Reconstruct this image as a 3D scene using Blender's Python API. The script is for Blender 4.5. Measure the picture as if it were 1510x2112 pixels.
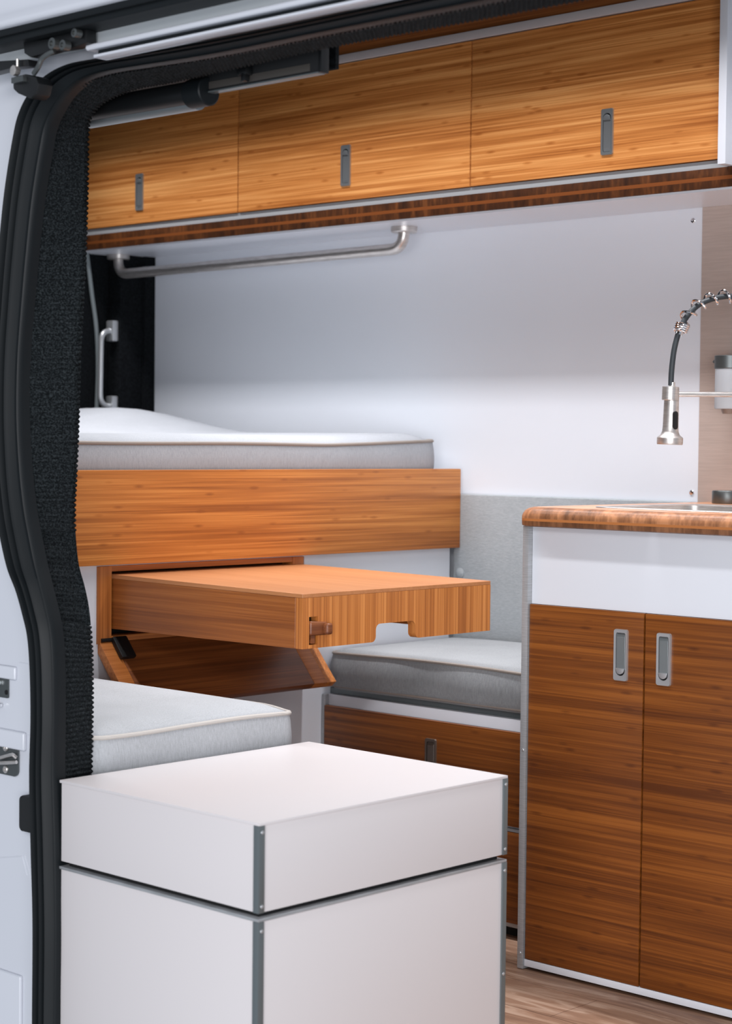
import bpy, bmesh, math, random
from mathutils import Vector, Matrix, noise as mnoise
random.seed(4)
for o in list(bpy.data.objects):
    bpy.data.objects.remove(o)
sc = bpy.context.scene
COL = sc.collection

# ------------------------------------------------------------------ camera
F = 3915.18
RX = Vector((0.72599138, 0.68762087, 0.01067961))     # image right
DN = Vector((0.0326982, -0.01900266, -0.99928461))    # image down
FW = Vector((-0.68692601, 0.72582121, -0.03627972))   # forward
CAM = Vector((0, 0, 1.085))
cd = bpy.data.cameras.new('camera')
cam = bpy.data.objects.new('camera', cd)
COL.objects.link(cam)
m = Matrix((RX, -DN, -FW)).transposed().to_4x4()
m.translation = CAM
cam.matrix_world = m
cd.sensor_fit = 'HORIZONTAL'
cd.sensor_width = 24.0
cd.lens = 24.0 * F / 1510
cd.clip_start = 0.05
cd.dof.use_dof = True
cd.dof.focus_distance = 3.75
cd.dof.aperture_fstop = 5.0
sc.camera = cam

def ray(x, y):
    return RX * ((x - 755) / F) + DN * ((y - 1056) / F) + FW

def on(x, y, ax, val):
    r = ray(x, y)
    return CAM + r * ((val - CAM[ax]) / r[ax])

# ------------------------------------------------------------------ world, lights, exposure
w = bpy.data.worlds.new('world')
sc.world = w
w.use_nodes = True
bg = w.node_tree.nodes['Background']
bg.inputs[0].default_value = (0.80, 0.88, 1.0, 1)
bg.inputs[1].default_value = 0.40

def area(name, loc, target, sx, sy, power, col, spread=180):
    l = bpy.data.lights.new(name, 'AREA')
    l.shape = 'RECTANGLE'
    l.size, l.size_y = sx, sy
    l.energy = power
    l.color = col
    l.spread = math.radians(spread)
    o = bpy.data.objects.new(name, l)
    COL.objects.link(o)
    o.location = loc
    o.rotation_euler = (Vector(target) - Vector(loc)).to_track_quat('-Z', 'Y').to_euler()
    return o

area('workshop_light', (1.6, -3.0, 3.0), (-2.9, 3.0, 0.9), 3.0, 1.0, 120, (1.0, 0.98, 0.98))
area('outside_fill', (2.7, -3.3, 0.55), (-2.6, 2.8, 1.0), 5.5, 2.2, 325, (0.94, 0.95, 0.99))  # broad fill light added outside to brighten the fronts, no doorway there
area('ceiling_light', (-3.0, 3.20, 2.19), (-3.0, 3.20, 0), 2.9, 0.06, 21, (0.98, 0.97, 1.0), 97)
area('ceiling_light', (-3.0, 2.40, 2.19), (-3.0, 2.40, 0), 2.9, 0.08, 15, (0.98, 0.98, 1.0), 120)
sc.view_settings.view_transform = 'Standard'
sc.view_settings.look = 'None'
sc.view_settings.gamma = 1
sc.view_settings.use_curve_mapping = False
sc.view_settings.exposure = 0.0

# ------------------------------------------------------------------ materials
def lin(c):
    return tuple(((v / 255) / 12.92 if v / 255 <= 0.04045 else ((v / 255 + 0.055) / 1.055) ** 2.4) for v in c) + (1,)

def mat(name, col, rough=0.5, metal=0.0, spec=0.5, coat=0.0):
    mt = bpy.data.materials.new(name)
    mt.use_nodes = True
    b = mt.node_tree.nodes['Principled BSDF']
    b.inputs['Base Color'].default_value = lin(col)
    b.inputs['Roughness'].default_value = rough
    b.inputs['Metallic'].default_value = metal
    b.inputs['Specular IOR Level'].default_value = spec
    b.inputs['Coat Weight'].default_value = coat
    return mt

def nodes(mt):
    return mt.node_tree.nodes, mt.node_tree.links, mt.node_tree.nodes['Principled BSDF']

def speckle(mt, c1, c2, scale=(300, 300, 300), bump=0.1, detail=3, lo=.35, hi=.65, dist=0.001):
    n, l, b = nodes(mt)
    tc = n.new('ShaderNodeTexCoord')
    mp = n.new('ShaderNodeMapping')
    mp.inputs['Scale'].default_value = scale
    l.new(tc.outputs['Object'], mp.inputs['Vector'])
    nz = n.new('ShaderNodeTexNoise')
    nz.inputs['Scale'].default_value = 1
    nz.inputs['Detail'].default_value = detail
    l.new(mp.outputs[0], nz.inputs['Vector'])
    cr = n.new('ShaderNodeValToRGB')
    cr.color_ramp.elements[0].position = lo
    cr.color_ramp.elements[1].position = hi
    cr.color_ramp.elements[0].color = lin(c1)
    cr.color_ramp.elements[1].color = lin(c2)
    l.new(nz.outputs['Fac'], cr.inputs[0])
    l.new(cr.outputs[0], b.inputs['Base Color'])
    if bump:
        bp = n.new('ShaderNodeBump')
        bp.inputs['Strength'].default_value = bump
        bp.inputs['Distance'].default_value = dist
        l.new(nz.outputs['Fac'], bp.inputs['Height'])
        l.new(bp.outputs[0], b.inputs['Normal'])
    return mt

def bamboo(name, dark, mid, light, axis='X', seed=0.0, rough=0.42, along=2.0, across=130, knots=True, contrast=1.0):
    """pressed bamboo: long fine streaks along one axis, broad tone bands and small nodes"""
    mt = mat(name, mid, rough)
    n, l, b = nodes(mt)
    tc = n.new('ShaderNodeTexCoord')
    ofs = n.new('ShaderNodeVectorMath')
    ofs.operation = 'ADD'
    ofs.inputs[1].default_value = (seed, seed * 1.7, seed * 2.3)
    l.new(tc.outputs['Object'], ofs.inputs[0])
    i = 'XYZ'.index(axis)
    def noise(al, ac, det=2, rgh=.5):
        mp = n.new('ShaderNodeMapping')
        s = [ac, ac, ac]
        s[i] = al
        mp.inputs['Scale'].default_value = s
        l.new(ofs.outputs[0], mp.inputs['Vector'])
        nz = n.new('ShaderNodeTexNoise')
        nz.inputs['Scale'].default_value = 1
        nz.inputs['Detail'].default_value = det
        nz.inputs['Roughness'].default_value = rgh
        l.new(mp.outputs[0], nz.inputs['Vector'])
        return nz.outputs['Fac']
    fine = noise(along * 1.6, across * 2.6, 3, .6)
    strip = noise(along * .7, across * .8, 1)
    broad = noise(along * .3, across * .16, 2)
    def mth(op, a, bb, c=None):
        q = n.new('ShaderNodeMath')
        q.operation = op
        for k, v in enumerate((a, bb, c)):
            if v is None:
                continue
            if isinstance(v, (int, float)):
                q.inputs[k].default_value = v
            else:
                l.new(v, q.inputs[k])
        return q.outputs[0]
    s = mth('ADD', mth('MULTIPLY', fine, .38), mth('ADD', mth('MULTIPLY', strip, .36), mth('MULTIPLY', broad, .26)))
    if knots:
        mp = n.new('ShaderNodeMapping')
        sv = [42, 42, 42]
        sv[i] = 11
        mp.inputs['Scale'].default_value = sv
        l.new(ofs.outputs[0], mp.inputs['Vector'])
        vo = n.new('ShaderNodeTexVoronoi')
        vo.inputs['Scale'].default_value = 1
        l.new(mp.outputs[0], vo.inputs['Vector'])
        k = n.new('ShaderNodeMapRange')
        k.inputs['From Min'].default_value = 0.05
        k.inputs['From Max'].default_value = 0.20
        k.inputs['To Min'].default_value = .10
        k.inputs['To Max'].default_value = 0
        l.new(vo.outputs['Distance'], k.inputs['Value'])
        s = mth('SUBTRACT', s, k.outputs[0])
    cr = n.new('ShaderNodeValToRGB')
    e = cr.color_ramp.elements
    e[0].position = .5 - .12 / contrast
    e[0].color = lin(dark)
    e[1].position = .5 + .11 / contrast
    e[1].color = lin(light)
    em = e.new(.5)
    em.color = lin(mid)
    l.new(s, cr.inputs[0])
    l.new(cr.outputs[0], b.inputs['Base Color'])
    bp = n.new('ShaderNodeBump')
    bp.inputs['Strength'].default_value = .12
    bp.inputs['Distance'].default_value = .0008
    l.new(s, bp.inputs['Height'])
    l.new(bp.outputs[0], b.inputs['Normal'])
    return mt

def edge_ply(name, seed=0.0, dark=(48, 26, 14), mid=(72, 40, 20), light=(104, 60, 30), stripe=(120, 66, 30), z0=0, z1=1, axis='X', lit_gain=1.0):
    """edge of a bamboo board: end grain blocks above and below one pale through layer (object z between z0 and z1)"""
    mt = bamboo(name, dark, mid, light, 'Z', seed, .4, 14, 42, knots=False, contrast=.9)
    n, l, b = nodes(mt)
    src = b.inputs['Base Color'].links[0].from_socket
    tc = n.new('ShaderNodeTexCoord')
    sp = n.new('ShaderNodeSeparateXYZ')
    l.new(tc.outputs['Object'], sp.inputs[0])
    zc = (z0 + z1) / 2
    c = n.new('ShaderNodeMath')
    c.operation = 'COMPARE'
    c.inputs[1].default_value = zc
    c.inputs[2].default_value = (z1 - z0) * .09
    l.new(sp.outputs[2], c.inputs[0])
    mx = n.new('ShaderNodeMixRGB')
    l.new(c.outputs[0], mx.inputs[0])
    l.new(src, mx.inputs[1])
    mx.inputs[2].default_value = lin(stripe)
    up = n.new('ShaderNodeMath')
    up.operation = 'GREATER_THAN'
    up.inputs[1].default_value = zc
    l.new(sp.outputs[2], up.inputs[0])
    gm = n.new('ShaderNodeMixRGB')
    gm.blend_type = 'MIX'
    l.new(up.outputs[0], gm.inputs[0])
    l.new(src, gm.inputs[1])
    sc2 = n.new('ShaderNodeVectorMath')
    sc2.operation = 'SCALE'
    sc2.inputs['Scale'].default_value = lit_gain  # upper half brightened in colour, as if the edge caught light
    l.new(src, sc2.inputs[0])
    l.new(sc2.outputs[0], gm.inputs[2])
    l.new(gm.outputs[0], mx.inputs[1])
    l.new(mx.outputs[0], b.inputs['Base Color'])
    return mt

LD = ((164, 94, 40), (207, 133, 68), (236, 168, 100))      # overhead doors
BD = ((150, 84, 32), (186, 112, 48), (212, 138, 68))       # bed board
KD = ((90, 45, 12), (120, 65, 20), (146, 84, 30))          # kitchen doors
TD = ((160, 92, 40), (192, 118, 56), (216, 142, 76))       # table
M = {}
M['door_wood'] = bamboo('bamboo_light_doors', *LD, 'X', 1.3)
M['board_wood'] = bamboo('bamboo_bed_board', *BD, 'Y', 3.1)
M['kitchen_wood'] = bamboo('bamboo_kitchen', *KD, 'X', 5.2)
M['drawer_wood'] = bamboo('bamboo_drawer', *KD, 'X', 8.2)
M['table_top'] = bamboo('bamboo_table_top', (174, 113, 68), (183, 121, 75), (191, 129, 83), 'X', 2.2, .45, knots=False, contrast=.8)
M['table_side_shaded'] = bamboo('bamboo_table_side_dim', (122, 66, 26), (146, 82, 34), (168, 100, 46), 'X', 4.4, knots=False)  # same bamboo, darkened in colour for the shaded side
M['table_front'] = bamboo('bamboo_table_front', *TD, 'Z', 6.4, .42, 1.2, 170, knots=False)
M['frame_wood'] = bamboo('bamboo_frame', (140, 78, 34), (172, 100, 46), (196, 122, 60), 'Z', 7.0, knots=False)
M['frame_wood_y'] = bamboo('bamboo_frame_cross', (140, 78, 34), (172, 100, 46), (196, 122, 60), 'Y', 7.7, knots=False)
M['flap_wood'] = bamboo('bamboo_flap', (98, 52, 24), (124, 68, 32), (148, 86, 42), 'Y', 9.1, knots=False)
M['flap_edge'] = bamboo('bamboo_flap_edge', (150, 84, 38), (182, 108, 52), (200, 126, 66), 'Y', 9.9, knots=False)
M['fascia_wood'] = bamboo('bamboo_fascia', (110, 60, 28), (142, 82, 40), (168, 104, 54), 'X', 11.1)
M['knob_wood'] = bamboo('walnut_knob', (86, 44, 24), (118, 66, 36), (142, 84, 48), 'Y', 1.1, knots=False)
M['shelf_edge'] = edge_ply('bamboo_shelf_edge', 2.0, z0=0, z1=.044)
M['worktop_edge'] = edge_ply('bamboo_worktop_edge', 3.3, (76, 48, 30), (110, 72, 47), (142, 97, 66), (178, 112, 62), -.0397, -.0115, lit_gain=1.9)  # light on the rounded nose is painted into its upper half
M['worktop_top'] = bamboo('bamboo_worktop', (180, 120, 84), (205, 146, 106), (224, 168, 128), 'Y', 4.0, .3, 6, 60, knots=False)
M['white'] = mat('white_laminate', (222, 225, 232), .32)
M['white_box'] = mat('white_composite', (225, 219, 219), .4)
M['wall_white'] = mat('white_wall_panel', (222, 226, 233), .3)
M['paint'] = mat('white_van_paint', (214, 217, 225), .28, 0, .5)
M['paint_shaded'] = mat('shaded_white_paint', (176, 182, 186), .45)  # white van paint with the shade of the channel in its colour
M['alu'] = speckle(mat('aluminium_trim', (175, 176, 178), .42, .35), (160, 162, 164), (185, 187, 190), (20, 20, 700), .02)
M['alu_dark'] = mat('dull_aluminium', (124, 132, 134), .42, .6)
M['steel'] = speckle(mat('brushed_steel', (206, 200, 196), .34, .8), (198, 192, 188), (218, 213, 209), (40, 40, 500), .0)
M['chrome'] = mat('chrome', (225, 225, 228), .12, 1.0)
M['latch'] = mat('satin_chrome', (206, 208, 210), .34, .75)
M['lever'] = mat('grey_steel_lever', (160, 168, 170), .36, .8)
M['rubber'] = mat('black_rubber', (15, 20, 23), .5, 0, .28)
M['rubber_matte'] = mat('matte_black_rubber', (20, 22, 24), .7)
M['black'] = mat('black_plastic', (14, 16, 18), .45)
M['void'] = mat('dark_gap', (10, 10, 12), .9)
M['hose'] = mat('braided_black_hose', (44, 50, 54), .5)
M['felt'] = speckle(mat('charcoal_ribbed_carpet', (40, 44, 46), .95, 0, .1), (17, 21, 23), (58, 64, 67), (300, 300, 300), .3, 3, .42, .80, .001)
M['felt_plain'] = speckle(mat('black_felt', (16, 18, 20), .95, 0, .1), (10, 12, 14), (24, 27, 30), (160, 160, 160), .2, 3)
M['splash'] = speckle(mat('brushed_splash_panel', (188, 172, 163), .42, .2), (186, 170, 161), (194, 178, 169), (14, 14, 300), .0)
M['glass'] = mat('frosted_glass', (214, 220, 226), .5)
M['glass'].node_tree.nodes['Principled BSDF'].inputs['Transmission Weight'].default_value = .45
M['collar'] = mat('grey_metal_collar', (104, 108, 108), .38, .8)

def fabric(name, c1, c2, vert=True):
    mt = mat(name, c1, .9, 0, .2)
    n, l, b = nodes(mt)
    tc = n.new('ShaderNodeTexCoord')
    fs = []
    for sv in ((520, 520, 60) if vert else (90, 90, 600), (900, 900, 900), (9, 9, 9)):
        mp = n.new('ShaderNodeMapping')
        mp.inputs['Scale'].default_value = sv
        l.new(tc.outputs['Object'], mp.inputs['Vector'])
        nz = n.new('ShaderNodeTexNoise')
        nz.inputs['Scale'].default_value = 1
        nz.inputs['Detail'].default_value = 2
        l.new(mp.outputs[0], nz.inputs['Vector'])
        fs.append(nz.outputs['Fac'])
    a = n.new('ShaderNodeMath'); a.operation = 'ADD'
    l.new(fs[0], a.inputs[0]); l.new(fs[1], a.inputs[1])
    h = n.new('ShaderNodeMath'); h.operation = 'MULTIPLY_ADD'
    l.new(a.outputs[0], h.inputs[0]); h.inputs[1].default_value = .42
    k = n.new('ShaderNodeMath'); k.operation = 'MULTIPLY'
    l.new(fs[2], k.inputs[0]); k.inputs[1].default_value = .16
    l.new(k.outputs[0], h.inputs[2])
    cr = n.new('ShaderNodeValToRGB')
    cr.color_ramp.elements[0].position = .34
    cr.color_ramp.elements[1].position = .66
    cr.color_ramp.elements[0].color = lin(c1)
    cr.color_ramp.elements[1].color = lin(c2)
    l.new(h.outputs[0], cr.inputs[0])
    l.new(cr.outputs[0], b.inputs['Base Color'])
    bp = n.new('ShaderNodeBump')
    bp.inputs['Strength'].default_value = .35
    bp.inputs['Distance'].default_value = .001
    l.new(a.outputs[0], bp.inputs['Height'])
    l.new(bp.outputs[0], b.inputs['Normal'])
    return mt
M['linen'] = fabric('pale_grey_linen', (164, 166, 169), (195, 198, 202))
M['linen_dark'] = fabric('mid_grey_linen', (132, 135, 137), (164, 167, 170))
M['linen_bed'] = fabric('bed_linen', (150, 153, 158), (178, 181, 186))
M['linen_back'] = fabric('grey_backrest_linen', (148, 154, 158), (180, 185, 188), False)
M['piping'] = mat('taupe_piping', (150, 140, 132), .8)
M['piping_light'] = mat('pale_piping', (196, 190, 184), .8)

def floor_mat():
    mt = mat('worn_wood_vinyl', (150, 118, 96), .5)
    n, l, b = nodes(mt)
    tc = n.new('ShaderNodeTexCoord')
    mp = n.new('ShaderNodeMapping')
    mp.inputs['Scale'].default_value = (3.0, 26, 26)
    l.new(tc.outputs['Object'], mp.inputs['Vector'])
    nz = n.new('ShaderNodeTexNoise')
    nz.inputs['Scale'].default_value = 1
    nz.inputs['Detail'].default_value = 8
    nz.inputs['Roughness'].default_value = .65
    nz.inputs['Distortion'].default_value = 1.2
    l.new(mp.outputs[0], nz.inputs['Vector'])
    cr = n.new('ShaderNodeValToRGB')
    e = cr.color_ramp.elements
    e[0].position = .3; e[0].color = lin((112, 80, 62))
    e[1].position = .72; e[1].color = lin((204, 176, 154))
    em = e.new(.52); em.color = lin((158, 122, 98))
    l.new(nz.outputs['Fac'], cr.inputs[0])
    br = n.new('ShaderNodeTexBrick')
    br.inputs['Scale'].default_value = 1
    br.inputs['Brick Width'].default_value = 1.1
    br.inputs['Row Height'].default_value = .15
    br.inputs['Mortar Size'].default_value = .0012
    br.inputs['Color1'].default_value = (1, 1, 1, 1)
    br.inputs['Color2'].default_value = (.82, .82, .82, 1)
    br.inputs['Mortar'].default_value = (.45, .4, .38, 1)
    l.new(tc.outputs['Object'], br.inputs['Vector'])
    mx = n.new('ShaderNodeMixRGB')
    mx.blend_type = 'MULTIPLY'
    mx.inputs[0].default_value = 1
    l.new(cr.outputs[0], mx.inputs[1])
    l.new(br.outputs[0], mx.inputs[2])
    l.new(mx.outputs[0], b.inputs['Base Color'])
    return mt
M['floor'] = floor_mat()

# ------------------------------------------------------------------ helpers
class MB:
    """collects shapes in world coordinates, builds them as one mesh"""
    def __init__(s):
        s.bm = bmesh.new()
    def _add(s, vs, fs, bev=0, seg=2):
        b = bmesh.new()
        v = [b.verts.new(p) for p in vs]
        for f in fs:
            b.faces.new([v[i] for i in f])
        bmesh.ops.recalc_face_normals(b, faces=b.faces[:])
        if bev:
            bmesh.ops.bevel(b, geom=b.edges[:], offset=bev, segments=seg, affect='EDGES', profile=.6)
        me = bpy.data.meshes.new('t')
        b.to_mesh(me)
        b.free()
        s.bm.from_mesh(me)
        bpy.data.meshes.remove(me)
        return s
    def hexa(s, p, bev=0, seg=2):
        """p: 4 bottom corners in order, then the 4 top corners above them"""
        return s._add(p, [(0, 1, 2, 3), (4, 5, 6, 7), (0, 1, 5, 4), (1, 2, 6, 5), (2, 3, 7, 6), (3, 0, 4, 7)], bev, seg)
    def box(s, x0, x1, y0, y1, z0, z1, bev=0, seg=2):
        return s.hexa([(x0, y0, z0), (x1, y0, z0), (x1, y1, z0), (x0, y1, z0), (x0, y0, z1), (x1, y0, z1), (x1, y1, z1), (x0, y1, z1)], bev, seg)
    def prism(s, pts, d, bev=0):
        """closed polygon pts (3-D) swept along vector d"""
        n = len(pts)
        d = Vector(d)
        vs = [Vector(p) for p in pts] + [Vector(p) + d for p in pts]
        fs = [tuple(range(n)), tuple(range(2 * n - 1, n - 1, -1))] + [(i, (i + 1) % n, n + (i + 1) % n, n + i) for i in range(n)]
        return s._add(vs, fs, bev)
    def tube(s, pts, r, seg=14, caps=True, closed=False):
        pts = [Vector(p) for p in pts]
        n = len(pts)
        rs = r if isinstance(r, (list, tuple)) else [r] * n
        vs, fs = [], []
        prev = None
        for i, p in enumerate(pts):
            if closed:
                t = pts[(i + 1) % n] - pts[i - 1]
            else:
                t = pts[min(i + 1, n - 1)] - pts[max(i - 1, 0)]
            t.normalize()
            if prev is None:
                a = t.orthogonal().normalized()
            else:
                a = prev - t * prev.dot(t)
                a.normalize()
            prev = a
            b = t.cross(a)
            for k in range(seg):
                an = 2 * math.pi * k / seg
                vs.append(p + (a * math.cos(an) + b * math.sin(an)) * rs[i])
        for i in range(n if closed else n - 1):
            for k in range(seg):
                j = (i + 1) % n
                fs.append((i * seg + k, i * seg + (k + 1) % seg, j * seg + (k + 1) % seg, j * seg + k))
        if caps and not closed:
            fs.append(tuple(range(seg)))
            fs.append(tuple(range((n - 1) * seg, n * seg)))
        return s._add(vs, fs)
    def lathe(s, c, prof, axis=(0, 0, 1), seg=32):
        """prof: (radius, distance along axis) from one end to the other"""
        ax = Vector(axis).normalized()
        a = ax.orthogonal().normalized()
        b = ax.cross(a)
        c = Vector(c)
        vs, fs = [], []
        for r, h in prof:
            for k in range(seg):
                an = 2 * math.pi * k / seg
                vs.append(c + ax * h + (a * math.cos(an) + b * math.sin(an)) * max(r, 1e-5))
        n = len(prof)
        for i in range(n - 1):
            for k in range(seg):
                fs.append((i * seg + k, i * seg + (k + 1) % seg, (i + 1) * seg + (k + 1) % seg, (i + 1) * seg + k))
        fs.append(tuple(range(seg)))
        fs.append(tuple(range((n - 1) * seg, n * seg)))
        return s._add(vs, fs)
    def loft(s, rows):
        """grid surface from equal-length rows of points"""
        m = len(rows[0])
        vs = [p for r in rows for p in r]
        fs = [(i * m + k, i * m + k + 1, (i + 1) * m + k + 1, (i + 1) * m + k) for i in range(len(rows) - 1) for k in range(m - 1)]
        b = bmesh.new()
        v = [b.verts.new(p) for p in vs]
        for f in fs:
            b.faces.new([v[i] for i in f])
        me = bpy.data.meshes.new('t')
        b.to_mesh(me)
        b.free()
        s.bm.from_mesh(me)
        bpy.data.meshes.remove(me)
        return s
    def build(s, name, material, parent=None, angle=35, origin=None):
        org = Vector(origin) if origin is not None else (parent_base(parent) if parent else Vector((0, 0, 0)))
        for v in s.bm.verts:
            v.co -= org
        me = bpy.data.meshes.new(name)
        s.bm.to_mesh(me)
        s.bm.free()
        me.polygons.foreach_set('use_smooth', [True] * len(me.polygons))
        me.set_sharp_from_angle(angle=math.radians(angle))
        me.materials.append(material)
        o = bpy.data.objects.new(name, me)
        COL.objects.link(o)
        if parent:
            o.parent = parent
            o.location = org - parent_base(parent)
        else:
            o.location = org
        BASE[o.name] = org
        return o

BASE = {}
def parent_base(p):
    return BASE[p.name]

def thing(name, label, cat, loc, group=None):
    o = bpy.data.objects.new(name, None)
    COL.objects.link(o)
    o.location = loc
    o.empty_display_size = .05
    BASE[o.name] = Vector(loc)
    o['label'] = label
    o['category'] = cat
    if group:
        o['group'] = group
    return o

def tag(o, label, cat, group=None):
    o['label'] = label
    o['category'] = cat
    if group:
        o['group'] = group
    return o

def struct(o):
    o['kind'] = 'structure'
    return o

def catmull(P, k=8):
    P = [Vector(p) for p in P]
    out = []
    for i in range(len(P) - 1):
        p0, p1, p2, p3 = P[max(i - 1, 0)], P[i], P[i + 1], P[min(i + 2, len(P) - 1)]
        for j in range(k):
            t = j / k
            out.append(.5 * (2 * p1 + (p2 - p0) * t + (2 * p0 - 5 * p1 + 4 * p2 - p3) * t * t + (3 * p1 - p0 - 3 * p2 + p3) * t ** 3))
    out.append(P[-1])
    return out

def fillet(pts, r, k=8):
    """polyline with rounded inner corners"""
    pts = [Vector(p) for p in pts]
    out = [pts[0]]
    for i in range(1, len(pts) - 1):
        a = (pts[i - 1] - pts[i]).normalized()
        b = (pts[i + 1] - pts[i]).normalized()
        p1, p2 = pts[i] + a * r, pts[i] + b * r
        for j in range(k + 1):
            t = j / k
            out.append(p1 * (1 - t) ** 2 + pts[i] * 2 * t * (1 - t) + p2 * t * t)
    out.append(pts[-1])
    return out

def rrect(u0, u1, v0, v1, r, k=5):
    pts = []
    for (cu, cv, a0) in ((u1 - r, v1 - r, 0), (u0 + r, v1 - r, 90), (u0 + r, v0 + r, 180), (u1 - r, v0 + r, 270)):
        for j in range(k + 1):
            a = math.radians(a0 + 90 * j / k)
            pts.append((cu + r * math.cos(a), cv + r * math.sin(a)))
    return pts

def screw(parent, p, axis, r=.0035, h=.0016, mt=None, name='screw'):
    s = MB()
    p = Vector(p)
    ax = Vector(axis).normalized()
    s.lathe(p, [(r, 0), (r, h * .5), (r * .8, h * .9), (r * .35, h), (r * .3, h * .45), (0, h * .45)], ax, 16)
    return s.build(name, mt or M['latch'], parent)

# ------------------------------------------------------------------ the room
XR = -0.75          # where the built part of the van ends towards the cab
XB = -4.5           # rear doors
YW = 3.74           # far side wall
ZC = 2.2
struct(MB().box(XB - .1, XR, 1.95, YW + .1, -.06, -.004).build('floor', M['floor']))
wb = struct(MB().box(XB - .05, -2.476, YW, YW + .03, 0, ZC).build('wall_back', M['wall_white']))
for px in ((1430, 455), (1427, 1016)):
    screw(wb, on(px[0], px[1], 1, YW), (0, -1, 0), .0062, .003, M['chrome'])
sp = tag(MB().box(-2.4745, XR, YW - .003, YW + .03, 0, 1.642).build('splash_panel', M['splash']),
         'taupe brushed metal splash panel on the wall behind the tap', 'wall panel')
struct(MB().box(XB - .1, XR, 1.98, YW + .1, ZC, ZC + .05).build('ceiling', M['felt_plain']))
struct(MB().box(XB - .1, XB, 1.9, YW + .1, -.3, ZC).build('wall_left', M['felt_plain']))
# side wall between the sliding door opening and the rear doors, seen only on its edge
wf = MB()
wf.box(XB, -2.62, 2.0, 2.03, -.3, ZC)
wf.box(-2.62, XR, 2.03, 2.05, 1.70, ZC)
struct(wf.build('wall_front', M['felt_plain']))

# rear pillar, window seal, grab handle
pil = MB()
pil.box(XB, -4.44, 3.615, YW, .9, 1.66, .006)
pil.box(XB, -4.425, 3.70, YW, .9, 1.66, .005)
tag(pil.build('rear_pillar_lining', M['felt_plain'], origin=(-4.47, 3.67, .9)), 'black felt lined rear pillar behind the bed', 'pillar')
seal = [on(x, y, 0, -4.49) for x, y in ((178, 515), (184, 560), (190, 610), (197, 660), (201, 710), (202, 770), (200, 830), (198, 900), (197, 960))]
tag(MB().tube(catmull(seal, 5), .0065, 10).build('window_seal', mat('grey_seal', (120, 128, 130), .5), origin=seal[-1]),
    'thin curved grey rubber seal of the rear door beside the black pillar', 'seal')
t = thing('grab_bar', 'small brushed metal grab handle upright on the black rear pillar', 'handle', (-4.47, 3.6, 1.17))
top = on(237, 683, 0, -4.46); bot = on(235, 838, 0, -4.46)
sidet = on(207, 720, 0, -4.46); sideb = on(207, 800, 0, -4.46)
yy = sidet.y
hp = fillet([(-4.46, 3.606, top.z), (-4.46, yy + .003, top.z), (-4.46, yy, bot.z), (-4.46, 3.606, bot.z)], .035, 8)
MB().tube(hp, .0085, 14).build('bar', M['latch'], t)
for z in (top.z, bot.z):
    MB().box(-4.478, -4.446, 3.592, 3.6155, z - .031, z + .031, .005).build('mount', M['latch'], t)

# ------------------------------------------------------------------ overhead cabinets
YU = 3.505
ZS = 1.642
t = thing('overhead_cabinet', 'long bamboo overhead cabinet with three flap doors above the bed and kitchen', 'cabinet', (-3.4, YU, ZS))
MB().box(XB, XR, YU + .022, YW, 1.69, 2.09).build('carcass', M['white'], t)
MB().box(XB, XR, YU + .0, YW, ZS + .0015, 1.6865, .0015).build('shelf_board', M['shelf_edge'], t, origin=(-3.4, YU, ZS))
MB().box(XB, XR, YU + .004, YW - .001, ZS - .0035, ZS + .0014).build('underside_panel', M['white'], t)
MB().box(XB, -2.262, YU + .006, YU + .03, 1.687, 1.7035).build('lower_strip', mat('grey_strip', (160, 162, 164), .5), t)
MB().box(XB, -2.262, YU - .004, YU + .03, 2.056, 2.0765, .002).build('upper_strip', mat('grey_white_strip', (190, 184, 184), .4), t)
MB().box(XB, -2.262, YU + .004, YU + .03, 2.0775, ZC, .001).build('fascia', M['fascia_wood'], t)
MB().box(XB, -2.262, YU + .0182, YU + .0215, 1.69, 2.056).build('shadow_gap', M['void'], t)
MB().box(-2.2625, -2.243, YU - .035, YW, 1.6875, ZC, .001).build('end_panel', M['white'], t)

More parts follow.
